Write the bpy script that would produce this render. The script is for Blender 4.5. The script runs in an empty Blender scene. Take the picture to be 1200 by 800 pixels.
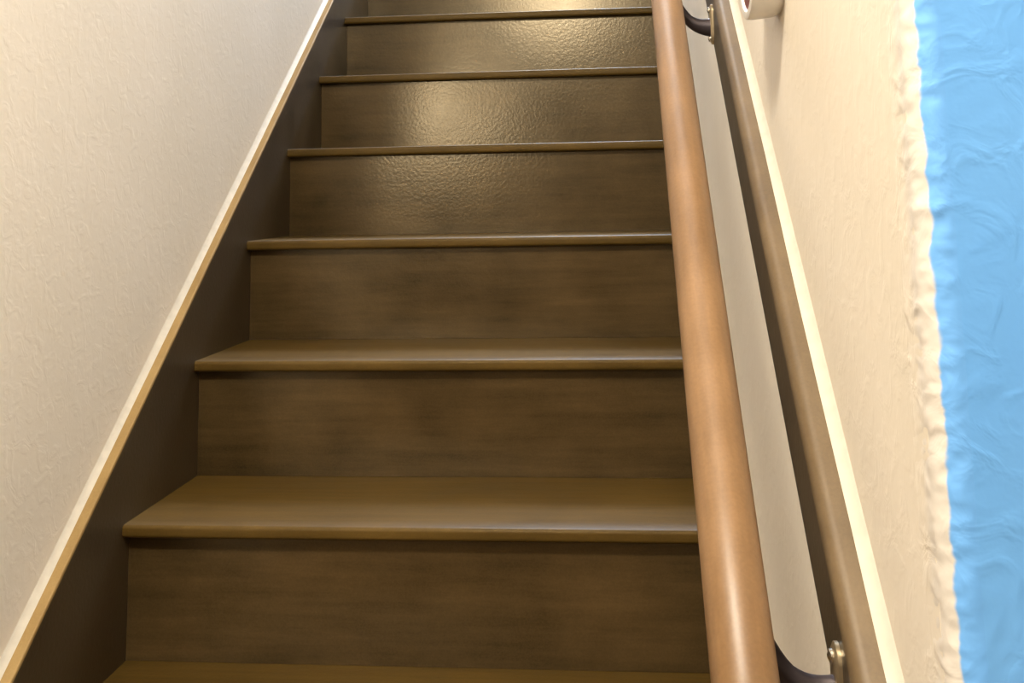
import bpy, bmesh, math, random
from mathutils import Vector, Matrix, noise

random.seed(4)
scene = bpy.context.scene
COL = scene.collection

# ------------------------------------------------------------------ camera
F_PX = 1236.66
YAW, PITCH, ROLL = -0.0924, 0.1309, -0.0187
CAM = Vector((0.7106, -1.2668, 0.639))
fw = Vector((math.sin(YAW) * math.cos(PITCH), math.cos(YAW) * math.cos(PITCH), math.sin(PITCH)))
ri = Vector((math.cos(YAW), -math.sin(YAW), 0))
up = ri.cross(fw)
ri, up = math.cos(ROLL) * ri + math.sin(ROLL) * up, -math.sin(ROLL) * ri + math.cos(ROLL) * up
cam_d = bpy.data.cameras.new('camera')
cam_d.sensor_width = 36.0
cam_d.lens = F_PX / 1200 * 36.0
cam_d.shift_y = -328.2 / 1200          # the photograph is the lower part of a taller frame
cam_d.clip_start = 0.01
cam = bpy.data.objects.new('camera', cam_d)
COL.objects.link(cam)
cam.matrix_world = Matrix((
    (ri.x, up.x, -fw.x, CAM.x), (ri.y, up.y, -fw.y, CAM.y),
    (ri.z, up.z, -fw.z, CAM.z), (0, 0, 0, 1)))
scene.camera = cam

# ------------------------------------------------------------------ world, lights, exposure
world = bpy.data.worlds.new('world')
scene.world = world
world.use_nodes = True
world.node_tree.nodes['Background'].inputs[0].default_value = (0.9, 0.95, 1.0, 1)
world.node_tree.nodes['Background'].inputs[1].default_value = 0.15

def lamp(name, kind, loc, power, colour, size=0.1, rot=(0, 0, 0)):
    d = bpy.data.lights.new(name, kind)
    d.energy = power
    d.color = colour
    if kind == 'AREA':
        d.shape = 'DISK'
        d.size = size
    else:
        d.shadow_soft_size = size
    o = bpy.data.objects.new(name, d)
    COL.objects.link(o)
    o.location = loc
    o.rotation_euler = rot
    return o

lamp('room_ceiling_light', 'POINT', (0.44, -1.20, 1.78), 96, (1.0, 0.91, 0.76), 0.09)
lamp('room_floor_lamp_light', 'POINT', (-0.36, -3.0, 1.22), 85, (1.0, 0.89, 0.72), 0.11)
lamp('upper_hall_ceiling_light', 'AREA', (0.55, 3.5, 4.35), 150, (1.0, 0.95, 0.88), 1.2)
lamp('upper_hall_window_light', 'AREA', (0.75, 4.36, 3.35), 230, (0.45, 0.66, 1.0), 0.9, (math.radians(90), 0, math.pi))

vs = scene.view_settings
vs.view_transform = 'Standard'
vs.look = 'None'
vs.gamma = 1.0
vs.use_curve_mapping = False
vs.exposure = 0.06

# ------------------------------------------------------------------ materials
def new_mat(name):
    m = bpy.data.materials.new(name)
    m.use_nodes = True
    nt = m.node_tree
    return m, nt, nt.nodes['Principled BSDF']

def node(nt, kind, **kw):
    n = nt.nodes.new(kind)
    for k, v in kw.items():
        if k in n.inputs:
            n.inputs[k].default_value = v
        else:
            setattr(n, k, v)
    return n

def coords(nt, scale):
    tc = node(nt, 'ShaderNodeTexCoord')
    mp = node(nt, 'ShaderNodeMapping')
    mp.inputs['Scale'].default_value = scale
    nt.links.new(tc.outputs['Object'], mp.inputs['Vector'])
    return mp.outputs['Vector']

def ramp(nt, fac, stops):
    r = node(nt, 'ShaderNodeValToRGB')
    e = r.color_ramp.elements
    while len(e) < len(stops):
        e.new(0.5)
    for el, (p, c) in zip(e, stops):
        el.position = p
        el.color = (*c, 1)
    nt.links.new(fac, r.inputs['Fac'])
    return r.outputs['Color']

def mat_wood(name, dark, light, grain_scale, blotch=3.0, rough=(0.3, 0.5), bump=0.08, spec=0.5, tint=None):
    m, nt, b = new_mat(name)
    L = nt.links.new
    gv = coords(nt, grain_scale)
    g = node(nt, 'ShaderNodeTexNoise', Scale=1.0, Detail=6.0, Roughness=0.65)
    L(gv, g.inputs['Vector'])
    bv = coords(nt, (1, 1, 1))
    bl = node(nt, 'ShaderNodeTexNoise', Scale=blotch, Detail=4.0, Roughness=0.6)
    L(bv, bl.inputs['Vector'])
    fine = node(nt, 'ShaderNodeTexNoise', Scale=420.0, Detail=2.0)
    L(bv, fine.inputs['Vector'])
    mix = node(nt, 'ShaderNodeMix', data_type='FLOAT')
    mix.inputs[0].default_value = 0.5
    L(g.outputs['Fac'], mix.inputs[2])
    L(bl.outputs['Fac'], mix.inputs[3])
    mix2 = node(nt, 'ShaderNodeMix', data_type='FLOAT')
    mix2.inputs[0].default_value = 0.16
    L(mix.outputs[0], mix2.inputs[2])
    L(fine.outputs['Fac'], mix2.inputs[3])
    L(ramp(nt, mix2.outputs[0], [(0.34, dark), (0.66, light)]), b.inputs['Base Color'])
    mr = node(nt, 'ShaderNodeMapRange')
    mr.inputs['From Min'].default_value = 0.3
    mr.inputs['From Max'].default_value = 0.7
    mr.inputs['To Min'].default_value = rough[0]
    mr.inputs['To Max'].default_value = rough[1]
    L(bl.outputs['Fac'], mr.inputs['Value'])
    L(mr.outputs[0], b.inputs['Roughness'])
    b.inputs['Specular IOR Level'].default_value = spec
    if tint:
        b.inputs['Specular Tint'].default_value = (*tint, 1)
    orange = node(nt, 'ShaderNodeTexNoise', Scale=150.0, Detail=2.0)
    L(bv, orange.inputs['Vector'])
    bp = node(nt, 'ShaderNodeBump', Strength=bump, Distance=0.004)
    L(orange.outputs['Fac'], bp.inputs['Height'])
    L(bp.outputs['Normal'], b.inputs['Normal'])
    return m

def plaster_height(nt):
    """orange-peel and trowelled drywall relief, returned as a height socket"""
    L = nt.links.new
    v = coords(nt, (1, 1, 1))
    a = node(nt, 'ShaderNodeTexNoise', Scale=38.0, Detail=3.0, Roughness=0.5, Distortion=1.2)
    L(v, a.inputs['Vector'])
    c = node(nt, 'ShaderNodeTexNoise', Scale=150.0, Detail=2.0)
    L(v, c.inputs['Vector'])
    k = node(nt, 'ShaderNodeTexNoise', Scale=16.0, Detail=2.0, Distortion=2.0)
    L(v, k.inputs['Vector'])
    mr = node(nt, 'ShaderNodeMapRange', interpolation_type='SMOOTHSTEP')
    mr.inputs['From Min'].default_value = 0.38
    mr.inputs['From Max'].default_value = 0.78
    L(a.outputs['Fac'], mr.inputs['Value'])
    m1 = node(nt, 'ShaderNodeMath', operation='MULTIPLY_ADD')
    m1.inputs[1].default_value = 0.35
    L(c.outputs['Fac'], m1.inputs[0])
    L(mr.outputs[0], m1.inputs[2])
    m2 = node(nt, 'ShaderNodeMath', operation='MULTIPLY_ADD')
    m2.inputs[1].default_value = 0.8
    L(k.outputs['Fac'], m2.inputs[0])
    L(m1.outputs[0], m2.inputs[2])
    return m2.outputs[0]

def mat_plaster(name, c1, c2, strength=0.17, rough=0.75, dist=0.0014):
    m, nt, b = new_mat(name)
    L = nt.links.new
    v = coords(nt, (1, 1, 1))
    n = node(nt, 'ShaderNodeTexNoise', Scale=5.0, Detail=3.0)
    L(v, n.inputs['Vector'])
    L(ramp(nt, n.outputs['Fac'], [(0.35, c1), (0.65, c2)]), b.inputs['Base Color'])
    b.inputs['Roughness'].default_value = rough
    b.inputs['Specular IOR Level'].default_value = 0.3
    bp = node(nt, 'ShaderNodeBump', Strength=strength, Distance=dist)
    L(plaster_height(nt), bp.inputs['Height'])
    L(bp.outputs['Normal'], b.inputs['Normal'])
    return m

def mat_plain(name, c, rough=0.5, metallic=0.0, spec=0.5, bump=0.0):
    m, nt, b = new_mat(name)
    L = nt.links.new
    v = coords(nt, (1, 1, 1))
    n = node(nt, 'ShaderNodeTexNoise', Scale=60.0, Detail=3.0)
    L(v, n.inputs['Vector'])
    L(ramp(nt, n.outputs['Fac'], [(0.3, tuple(x * 0.88 for x in c)), (0.7, c)]), b.inputs['Base Color'])
    b.inputs['Roughness'].default_value = rough
    b.inputs['Metallic'].default_value = metallic
    b.inputs['Specular IOR Level'].default_value = spec
    if bump:
        bp = node(nt, 'ShaderNodeBump', Strength=bump, Distance=0.002)
        L(n.outputs['Fac'], bp.inputs['Height'])
        L(bp.outputs['Normal'], b.inputs['Normal'])
    return m

CREAM1, CREAM2 = (0.79, 0.715, 0.60), (0.82, 0.745, 0.635)
BLUE1, BLUE2 = (0.16, 0.44, 0.92), (0.18, 0.47, 0.94)
M_TREAD = mat_wood('tread_wood', (0.050, 0.029, 0.006), (0.108, 0.063, 0.014), (5, 70, 70), 6.0, (0.42, 0.52), 0.05, 0.22, (1.0, 0.85, 0.6))
M_RISER = mat_wood('riser_wood', (0.028, 0.018, 0.007), (0.084, 0.053, 0.021), (4, 45, 45), 7.0, (0.215, 0.255), 0.065, 0.6, (1.0, 0.84, 0.58))
M_SKIRT = mat_wood('skirt_wood', (0.032, 0.021, 0.009), (0.065, 0.044, 0.020), (30, 6, 6), 6.0, (0.38, 0.5), 0.08)
M_EDGE = mat_wood('edge_wood', (0.24, 0.145, 0.042), (0.36, 0.235, 0.085), (30, 12, 12), 14.0, (0.45, 0.6), 0.05)
M_BEDGE = mat_wood('board_edge_wood', (0.075, 0.047, 0.021), (0.15, 0.10, 0.047), (30, 12, 12), 14.0, (0.42, 0.55), 0.05)
M_RAIL = mat_wood('rail_wood', (0.125, 0.066, 0.026), (0.245, 0.138, 0.062), (90, 6, 6), 9.0, (0.36, 0.5), 0.04)
M_FLOOR = mat_wood('floor_wood', (0.10, 0.06, 0.025), (0.18, 0.11, 0.05), (60, 4, 4), 4.0)
M_WALL = mat_plaster('cream_plaster', CREAM1, CREAM2)
M_BLUE = mat_plaster('blue_plaster', BLUE1, BLUE2, 0.30, 0.6)
M_ROOM = mat_plaster('tan_room_plaster', (0.40, 0.31, 0.19), (0.44, 0.34, 0.21))
M_CEIL = mat_plaster('ceiling_plaster', (0.78, 0.74, 0.66), (0.82, 0.78, 0.70), 0.3)
M_CAULK = mat_plain('cream_caulk', (0.60, 0.555, 0.47), 0.5)
M_BRONZE = mat_plain('dark_bronze', (0.05, 0.04, 0.045), 0.38, 0.6)
M_PLATE = mat_plain('worn_bronze', (0.42, 0.33, 0.21), 0.3, 0.8)
M_SCREW = mat_plain('bright_steel', (0.75, 0.70, 0.62), 0.25, 1.0)
M_WHITE = mat_plain('white_plastic', (0.82, 0.79, 0.74), 0.4)
M_RED = mat_plain('dark_red_face', (0.16, 0.03, 0.02), 0.5)

# bullnose corner: cream stair paint that gives way to the blue of the room wall
def mat_corner(y_edge):
    m, nt, b = new_mat('painted_corner')
    L = nt.links.new
    tc = node(nt, 'ShaderNodeTexCoord')
    sp = node(nt, 'ShaderNodeSeparateXYZ')
    L(tc.outputs['Object'], sp.inputs[0])
    n = node(nt, 'ShaderNodeTexNoise', Scale=45.0, Detail=3.0)
    L(tc.outputs['Object'], n.inputs['Vector'])
    ad = node(nt, 'ShaderNodeMath', operation='MULTIPLY_ADD')
    ad.inputs[1].default_value = 0.006
    L(n.outputs['Fac'], ad.inputs[0])
    L(sp.outputs['Y'], ad.inputs[2])
    mr = node(nt, 'ShaderNodeMapRange', interpolation_type='SMOOTHSTEP')
    mr.inputs['From Min'].default_value = y_edge + 0.003 - 0.0006
    mr.inputs['From Max'].default_value = y_edge + 0.003 + 0.0010
    L(ad.outputs[0], mr.inputs['Value'])
    mx = node(nt, 'ShaderNodeMix', data_type='RGBA')
    mx.inputs[6].default_value = (*BLUE1, 1)
    mx.inputs[7].default_value = (0.74, 0.69, 0.63, 1)
    L(mr.outputs[0], mx.inputs[0])
    L(mx.outputs[2], b.inputs['Base Color'])
    b.inputs['Roughness'].default_value = 0.65
    pale = node(nt, 'ShaderNodeMix', data_type='RGBA')
    pale.inputs[6].default_value = (0.74, 0.69, 0.63, 1)
    pale.inputs[7].default_value = (*CREAM2, 1)
    fade = node(nt, 'ShaderNodeMapRange', interpolation_type='SMOOTHSTEP')
    fade.inputs['From Min'].default_value = y_edge + 0.014
    fade.inputs['From Max'].default_value = y_edge + 0.034
    L(ad.outputs[0], fade.inputs['Value'])
    L(fade.outputs[0], pale.inputs[0])
    L(pale.outputs[2], mx.inputs[7])
    bp = node(nt, 'ShaderNodeBump', Strength=0.30, Distance=0.0014)
    L(plaster_height(nt), bp.inputs['Height'])
    L(bp.outputs['Normal'], b.inputs['Normal'])
    return m

# ------------------------------------------------------------------ mesh helpers
def obj(name, verts, faces, mat, parent=None, smooth=False):
    off = Vector((0, 0, 0))
    p = parent
    while p is not None:
        off += p.location
        p = p.parent
    me = bpy.data.meshes.new(name)
    me.from_pydata([tuple(Vector(v) - off) for v in verts], [], faces)
    bm = bmesh.new()
    bm.from_mesh(me)
    bmesh.ops.recalc_face_normals(bm, faces=bm.faces)
    bm.to_mesh(me)
    bm.free()
    me.materials.append(mat)
    if smooth:
        me.shade_smooth()
        me.set_sharp_from_angle(angle=math.radians(35))
    o = bpy.data.objects.new(name, me)
    COL.objects.link(o)
    o.parent = parent
    return o

def tag(o, label=None, cat=None, group=None, kind=None):
    for k, v in (('label', label), ('category', cat), ('group', group), ('kind', kind)):
        if v:
            o[k] = v
    return o

def thing(name, loc, label, cat, group=None):
    o = bpy.data.objects.new(name, None)
    COL.objects.link(o)
    o.location = loc
    return tag(o, label, cat, group)

def box_geo(x0, x1, y0, y1, z0, z1):
    v = [(x, y, z) for x in (x0, x1) for y in (y0, y1) for z in (z0, z1)]
    f = [(0, 1, 3, 2), (4, 6, 7, 5), (0, 4, 5, 1), (2, 3, 7, 6), (0, 2, 6, 4), (1, 5, 7, 3)]
    return v, f

def sweep(sections):
    """closed cross-sections joined one after the other, capped at both ends"""
    n = len(sections[0])
    v = [p for s in sections for p in s]
    f = []
    for i in range(len(sections) - 1):
        for j in range(n):
            k = (j + 1) % n
            f.append((i * n + j, i * n + k, (i + 1) * n + k, (i + 1) * n + j))
    f.append(tuple(range(n - 1, -1, -1)))
    f.append(tuple((len(sections) - 1) * n + j for j in range(n)))
    return v, f

def merge(parts):
    v, f = [], []
    for pv, pf in parts:
        o = len(v)
        v += list(pv)
        f += [tuple(i + o for i in q) for q in pf]
    return v, f

# ------------------------------------------------------------------ layout
RISE, RUN, OVER, THICK = 0.19, 0.2509, 0.022, 0.018
SLOPE = RISE / RUN
SN = Vector((0, -RISE, RUN)).normalized()          # normal of the stair slope
FIRST, TOP = -2, 11
FLOOR_Z, UPPER_Z = (FIRST - 1) * RISE, TOP * RISE
UPPER_Y = TOP * RUN
WALL_L, WALL_R = -0.0225, 0.869
BOARD_X = 0.8425
RAIL_X, RAIL_Z, RAIL_R = 0.779, 0.85, 0.019
SKIRT_H = 0.115
CORNER_Y = -0.715
BACK_Y, HALL_Y, CEIL_Z, ROOM_CEIL = -6.6, 4.4, 4.5, 1.88
HEAD_Y = -0.35

def rx(x, y):                                       # the right wall runs a little out of square
    return x + 0.0135 * (y + 0.36)

def line(y, dz):                                    # height over the nosing line
    return SLOPE * y + dz

# ------------------------------------------------------------------ setting
def slab(name, b, mat):
    return tag(obj(name, *box_geo(*b), mat), kind='structure')

slab('floor', (-3.9, 4.4, BACK_Y, 0.3, FLOOR_Z - 0.1, FLOOR_Z), M_FLOOR)
slab('floor_upper', (-1.6, 2.6, UPPER_Y + 0.10, HALL_Y, UPPER_Z - 0.2, UPPER_Z), M_FLOOR)
slab('ceiling', (-1.7, 2.7, HEAD_Y - 0.12, HALL_Y + 0.1, CEIL_Z, CEIL_Z + 0.1), M_CEIL)
slab('ceiling_room', (-3.9, 4.4, BACK_Y, HEAD_Y, ROOM_CEIL, ROOM_CEIL + 0.1), M_CEIL)
slab('wall_header', (-0.1, 1.0, HEAD_Y - 0.12, HEAD_Y, ROOM_CEIL + 0.1, CEIL_Z), M_WALL)
slab('wall_left', (WALL_L - 0.12, WALL_L, -0.45, UPPER_Y + 0.1, FLOOR_Z, CEIL_Z), M_WALL)
slab('wall_left_room', (-3.9, WALL_L - 0.12, -0.45, -0.33, FLOOR_Z, ROOM_CEIL), M_ROOM)
slab('wall_room_left', (-4.0, -3.9, BACK_Y, -0.33, FLOOR_Z, ROOM_CEIL), M_ROOM)
slab('wall_room_right', (4.4, 4.5, BACK_Y, CORNER_Y, FLOOR_Z, ROOM_CEIL), M_ROOM)
slab('wall_back', (-4.0, 4.5, BACK_Y - 0.1, BACK_Y, FLOOR_Z, ROOM_CEIL + 0.1), M_ROOM)
slab('wall_hall', (-1.7, 2.7, HALL_Y, HALL_Y + 0.1, UPPER_Z, CEIL_Z), M_WALL)
slab('wall_hall_left', (-1.7, -1.6, UPPER_Y, HALL_Y, UPPER_Z, CEIL_Z), M_WALL)
slab('wall_hall_right', (2.6, 2.7, UPPER_Y, HALL_Y, UPPER_Z, CEIL_Z), M_WALL)

# right wall of the stair, its bullnose corner, and the blue wall of the room
NOSE = 0.016
yr0, yr1 = CORNER_Y + NOSE, UPPER_Y + 0.1
wr_sec = lambda z: [(rx(WALL_R, yr0), yr0, z), (rx(WALL_R, yr1), yr1, z), (rx(WALL_R, yr1) + 0.12, yr1, z), (rx(WALL_R, yr0) + 0.12, yr0, z)]
tag(obj('wall_right', *sweep([wr_sec(FLOOR_Z), wr_sec(CEIL_Z)]), M_WALL), kind='structure')
xb = rx(WALL_R, CORNER_Y) + NOSE
slab('wall_front', (xb, 4.4, CORNER_Y, CORNER_Y + NOSE, FLOOR_Z, ROOM_CEIL), M_BLUE)

def corner_geo():
    na, zs = 26, []
    z = FLOOR_Z
    while z < ROOM_CEIL:
        zs.append(z)
        z += 0.0022 if 0.15 < z < 1.0 else 0.02
    zs.append(ROOM_CEIL)
    cx, cy = rx(WALL_R, yr0) + NOSE, CORNER_Y + NOSE
    v, f = [], []
    n = na + 10
    for z in zs:
        for j in range(n):
            if j < 10:                              # last centimetres of the stair-side face
                y = cy + 0.03 * (1 - j / 10)
                p, nrm, amp = Vector((rx(WALL_R, y), y, z)), Vector((-1, 0, 0)), j / 10
            else:
                a = math.pi / 2 * (j - 10) / (na - 1)
                nrm = Vector((-math.cos(a), -math.sin(a), 0))
                p, amp = Vector((cx, cy, z)) + nrm * NOSE, min(1.0, (n - 1 - j) / 6)
            q = Vector((p.x * 55, p.y * 55 + z * 60, z * 110))
            h = noise.noise(q) * 0.0006 + noise.noise(q * 2.3) * 0.0006
            h += 0.0006 * noise.noise(Vector((z * 30, 7.1, 0)))
            v.append(p + nrm * (h * amp + 0.0002 * amp))
    for i in range(len(zs) - 1):
        for j in range(n - 1):
            f.append((i * n + j, i * n + j + 1, (i + 1) * n + j + 1, (i + 1) * n + j))
    return v, f

tag(obj('trim_1', *corner_geo(), mat_corner(CORNER_Y + 0.004), smooth=True), kind='structure')

# ------------------------------------------------------------------ staircase
stairs = thing('staircase', (0.4, FIRST * RUN, FLOOR_Z),
               'dark brown stained wooden staircase rising between two cream walls', 'stairs')

def tread_profile(y0, y1, z):
    r = 0.0055
    pts = []
    for k in range(7):                              # rounded lower then upper front edge
        a = math.radians(270 - 15 * k)
        pts.append((y0 + r + r * math.cos(a), z - THICK + r + r * math.sin(a)))
    for k in range(7):
        a = math.radians(180 - 15 * k)
        pts.append((y0 + r + r * math.cos(a), z - r + r * math.sin(a)))
    return pts + [(y1, z), (y1, z - THICK)]

SKIRT_RX = BOARD_X + 0.004
for i in range(FIRST, TOP + 1):
    y0, z = i * RUN, i * RISE
    y1 = y0 + RUN + OVER + 0.012 if i < TOP else y0 + 0.10
    prof = tread_profile(y0, y1, z)
    secs = [[(0.0, y, zz) for y, zz in prof], [(rx(SKIRT_RX, y), y, zz) for y, zz in prof]]
    obj('tread', *sweep(secs), M_TREAD, stairs, smooth=True)
    yr = y0 + OVER
    z0, z1 = z - RISE, z - THICK
    v = []
    for x_of in (lambda y: 0.0, lambda y: rx(SKIRT_RX, y)):
        v.append([(x_of(yr), yr, z0 + 0.0004), (x_of(yr), yr, z1), (x_of(yr), yr + 0.0118, z1), (x_of(yr), yr + 0.0118, z0 + 0.0004)])
    obj('riser', *sweep(v), M_RISER, stairs)

def slope_strip(xa, xb, da, db, y0, y1, n=1, fx=lambda x, y: x, rounded=0.0):
    """a board running up the stair slope between x = xa (face) and xb (wall), heights da..db over the nosing line"""
    secs = []
    for k in range(n + 1):
        y = y0 + (y1 - y0) * k / n
        pts = [(xb, da), (xa, da)]
        if rounded:
            r = rounded
            for q in range(7):
                a = math.pi / 2 * q / 6
                pts.append((xa + (1 if xb > xa else -1) * r * (1 - math.cos(a)), db - r / SN.z + r / SN.z * math.sin(a)))
        else:
            pts.append((xa, db))
        pts.append((xb, db))
        secs.append([(fx(x, y), y, line(y, d)) for x, d in pts])
    return sweep(secs)

SK0, SK1 = FIRST * RUN - 0.02, UPPER_Y + 0.08
EDGE = 0.006
sk = obj('skirt_board', *slope_strip(-0.0005, WALL_L + 0.0005, -0.34, SKIRT_H - EDGE, SK0, SK1), M_SKIRT, stairs)
sk['label'] = 'dark stained skirt board along the stair side'
e = obj('top_edge', *slope_strip(-0.0005, WALL_L + 0.0005, SKIRT_H - EDGE, SKIRT_H, SK0, SK1, rounded=0.002), M_EDGE, sk, smooth=True)
e['label'] = 'lighter tan top edge of the skirt board'
sk2 = obj('skirt_board', *slope_strip(SKIRT_RX + 0.0005, WALL_R - 0.0005, -0.34, SKIRT_H - EDGE, SK0, SK1, 1, rx), M_SKIRT, stairs)
obj('top_edge', *slope_strip(SKIRT_RX + 0.0005, WALL_R - 0.0005, SKIRT_H - EDGE, SKIRT_H, SK0, SK1, 1, rx, rounded=0.002), M_EDGE, sk2, smooth=True)

def bead(xw, d, sgn, y0, y1, fx, size=0.0085):
    """concave caulk fillet between a board's top and the wall"""
    secs = []
    for k in range(41):
        y = y0 + (y1 - y0) * k / 40
        s = size * (1 + 0.10 * noise.noise(Vector((y * 9, 3.3 * sgn, 0))))
        pts = [(xw, d), (xw + sgn * s, d)]
        for q in range(1, 5):
            t = q / 5
            bul = 0.12 * math.sin(math.pi * t)
            pts.append((xw + sgn * s * (1 - t - bul * 0.5), d + s * 1.15 * (t - bul * 0.5)))
        pts.append((xw, d + s * 1.15))
        secs.append([(fx(x, y), y, line(y, dd)) for x, dd in pts])
    return sweep(secs)

tag(obj('trim_2', *bead(WALL_L, SKIRT_H, 1, SK0, SK1, lambda x, y: x), M_CAULK, smooth=True), kind='structure')

# ------------------------------------------------------------------ handrail: backing board, rail, brackets
B0, B1 = 0.738, 0.822
BY0, BY1 = -0.69, UPPER_Y - 0.1
tag(obj('trim_3', *bead(WALL_R, B1, -1, BY0, BY1, rx, 0.0085), M_CAULK, smooth=True), kind='structure')

RY0, RY1 = -0.66, UPPER_Y - 0.15
hand = thing('handrail', (rx(RAIL_X, RY0), RY0, line(RY0, RAIL_Z)),
             'round brown wooden handrail on dark metal brackets beside the cream wall', 'handrail')
board = obj('backing_board', *slope_strip(BOARD_X, WALL_R - 0.0005, B0, B1 - 0.014, BY0, BY1, 1, rx), M_SKIRT, hand)
board['label'] = 'dark stained board fixed to the wall behind the rail'
te = obj('top_edge', *slope_strip(BOARD_X, WALL_R - 0.0005, B1 - 0.014, B1, BY0, BY1, 1, rx, rounded=0.010), M_BEDGE, board, smooth=True)
te['label'] = 'rounded brown top edge of the backing board'
dirv = Vector((0.0135, 1, SLOPE)).normalized()
sx = Vector((1, 0, 0)) - dirv * dirv.x
sx.normalize()
sz = sx.cross(dirv)

def rail_geo():
    secs, n = [], 32
    L = (RY1 - RY0) / dirv.y
    start = Vector((rx(RAIL_X, RY0), RY0, line(RY0, RAIL_Z)))
    stops = [(0.0, 0.6), (0.003, 0.85), (0.008, 1.0)] + [(0.008 + (L - 0.016) * k / 30, 1.0) for k in range(1, 31)] + [(L - 0.003, 0.85), (L, 0.6)]
    for s, k in stops:
        c = start + dirv * s
        r = RAIL_R * k
        secs.append([c + sx * (r * math.cos(2 * math.pi * j / n)) + sz * (r * math.sin(2 * math.pi * j / n)) for j in range(n)])
    return sweep(secs)

obj('rail', *rail_geo(), M_RAIL, hand, smooth=True)

def disc_x(c, r, t, n=20, dome=0.0):
    """short round boss with its axis along -x"""
    secs = []
    for dx, k in ((0, 1.0), (-t * 0.6, 1.0), (-t * 0.9, 0.88), (-t, 0.7), (-t - dome, 0.25)):
        secs.append([Vector((c.x + dx, c.y + r * k * math.cos(2 * math.pi * j / n), c.z + r * k * math.sin(2 * math.pi * j / n))) for j in range(n)])
    return sweep(secs)

def bracket(y, dz):
    c = Vector((rx(BOARD_X, y), y, line(y, dz)))
    # wall plate: rounded upright plate lying on the board
    t, w, h, n = 0.004, 0.011, 0.027, 10
    outline = []
    for k in range(n + 1):
        a = math.pi * k / n
        outline.append((w * math.cos(a), h - w + w * math.sin(a)))
    for k in range(n + 1):
        a = math.pi + math.pi * k / n
        outline.append((w * math.cos(a), -(h - w) + w * math.sin(a)))
    secs = [[c + Vector((dx, p * s, q * s)) for p, q in outline] for dx, s in ((0.0003, 1.0), (-t * 0.6, 1.0), (-t, 0.86))]
    pl = obj('wall_plate', *sweep(secs), M_PLATE, hand, smooth=True)
    for dq in (0.019, -0.019):
        s = obj('screw', *disc_x(c + Vector((-t, 0, dq)), 0.0042, 0.0022, 14, 0.0008), M_SCREW, pl, smooth=True)
        s['label'] = 'bright screw head'
    # curved arm from the plate out and up to the underside of the rail
    top = Vector((rx(RAIL_X, y), y, line(y, RAIL_Z) - RAIL_R / SN.z))
    a0 = c + Vector((-t + 0.0005, 0, -0.004))
    ctrl = [a0, a0 + Vector((-0.020, 0, 0.001)), Vector((top.x + 0.021, y, a0.z + 0.008)), top + Vector((0.004, 0, 0.002))]
    secs, m = [], 12
    for k in range(15):
        u = k / 14
        p = ctrl[0] * (1 - u) ** 3 + ctrl[1] * 3 * u * (1 - u) ** 2 + ctrl[2] * 3 * u * u * (1 - u) + ctrl[3] * u ** 3
        d = (ctrl[1] - ctrl[0]) * (1 - u) ** 2 + (ctrl[2] - ctrl[1]) * 2 * u * (1 - u) + (ctrl[3] - ctrl[2]) * u * u
        d.normalize()
        nn = Vector((0, 1, 0)).cross(d)
        ra = 0.0125 - 0.0055 * min(1, u * 2.0)
        ry = 0.0075
        secs.append([p + nn * (ra * math.cos(2 * math.pi * j / m)) + Vector((0, 1, 0)) * (ry * math.sin(2 * math.pi * j / m)) for j in range(m)])
    arm = obj('bracket_arm', *sweep(secs), M_BRONZE, hand, smooth=True)
    arm['label'] = 'dark metal bracket arm'
    # saddle strap under the rail, following its underside
    secs = []
    for k in range(9):
        s = -0.026 + 0.052 * k / 8
        cc = Vector((rx(RAIL_X, y), y, line(y, RAIL_Z))) + dirv * s
        pts = []
        for q in range(9):
            a = math.radians(-90 - 32 + 8 * q)
            pts.append(cc + sx * ((RAIL_R + 0.0026) * math.cos(a)) + sz * ((RAIL_R + 0.0026) * math.sin(a)))
        for q in range(8, -1, -1):
            a = math.radians(-90 - 32 + 8 * q)
            pts.append(cc + sx * ((RAIL_R - 0.0002) * math.cos(a)) + sz * ((RAIL_R - 0.0002) * math.sin(a)))
        secs.append(pts)
    obj('saddle_strap', *sweep(secs), M_BRONZE, arm, smooth=True)

for y in (-0.562, 0.132, 0.826, 1.52, 2.214):
    bracket(y, 0.765)

# ------------------------------------------------------------------ round fixture on the right wall
FC = Vector((rx(WALL_R, -0.285), -0.285, 0.856))
fix = thing('wall_fixture', tuple(FC), 'round white wall fixture with a thin raised rim above the backing board', 'wall fixture')

def lathe_x(profile, n=48):
    """profile of (distance from wall, radius), turned about the x axis through FC"""
    secs = [[Vector((FC.x - d, FC.y + r * math.cos(2 * math.pi * j / n), FC.z + r * math.sin(2 * math.pi * j / n))) for j in range(n)] for d, r in profile]
    return sweep(secs)

obj('body', *lathe_x([(0.0, 0.050), (0.006, 0.053), (0.026, 0.055), (0.030, 0.0545), (0.031, 0.052), (0.0305, 0.047), (0.027, 0.0455)]), M_WHITE, fix, smooth=True)
fd = obj('face', *lathe_x([(0.0265, 0.0455), (0.0285, 0.045), (0.0288, 0.040)]), M_RED, fix, smooth=True)
fd['label'] = 'dark red recessed face'
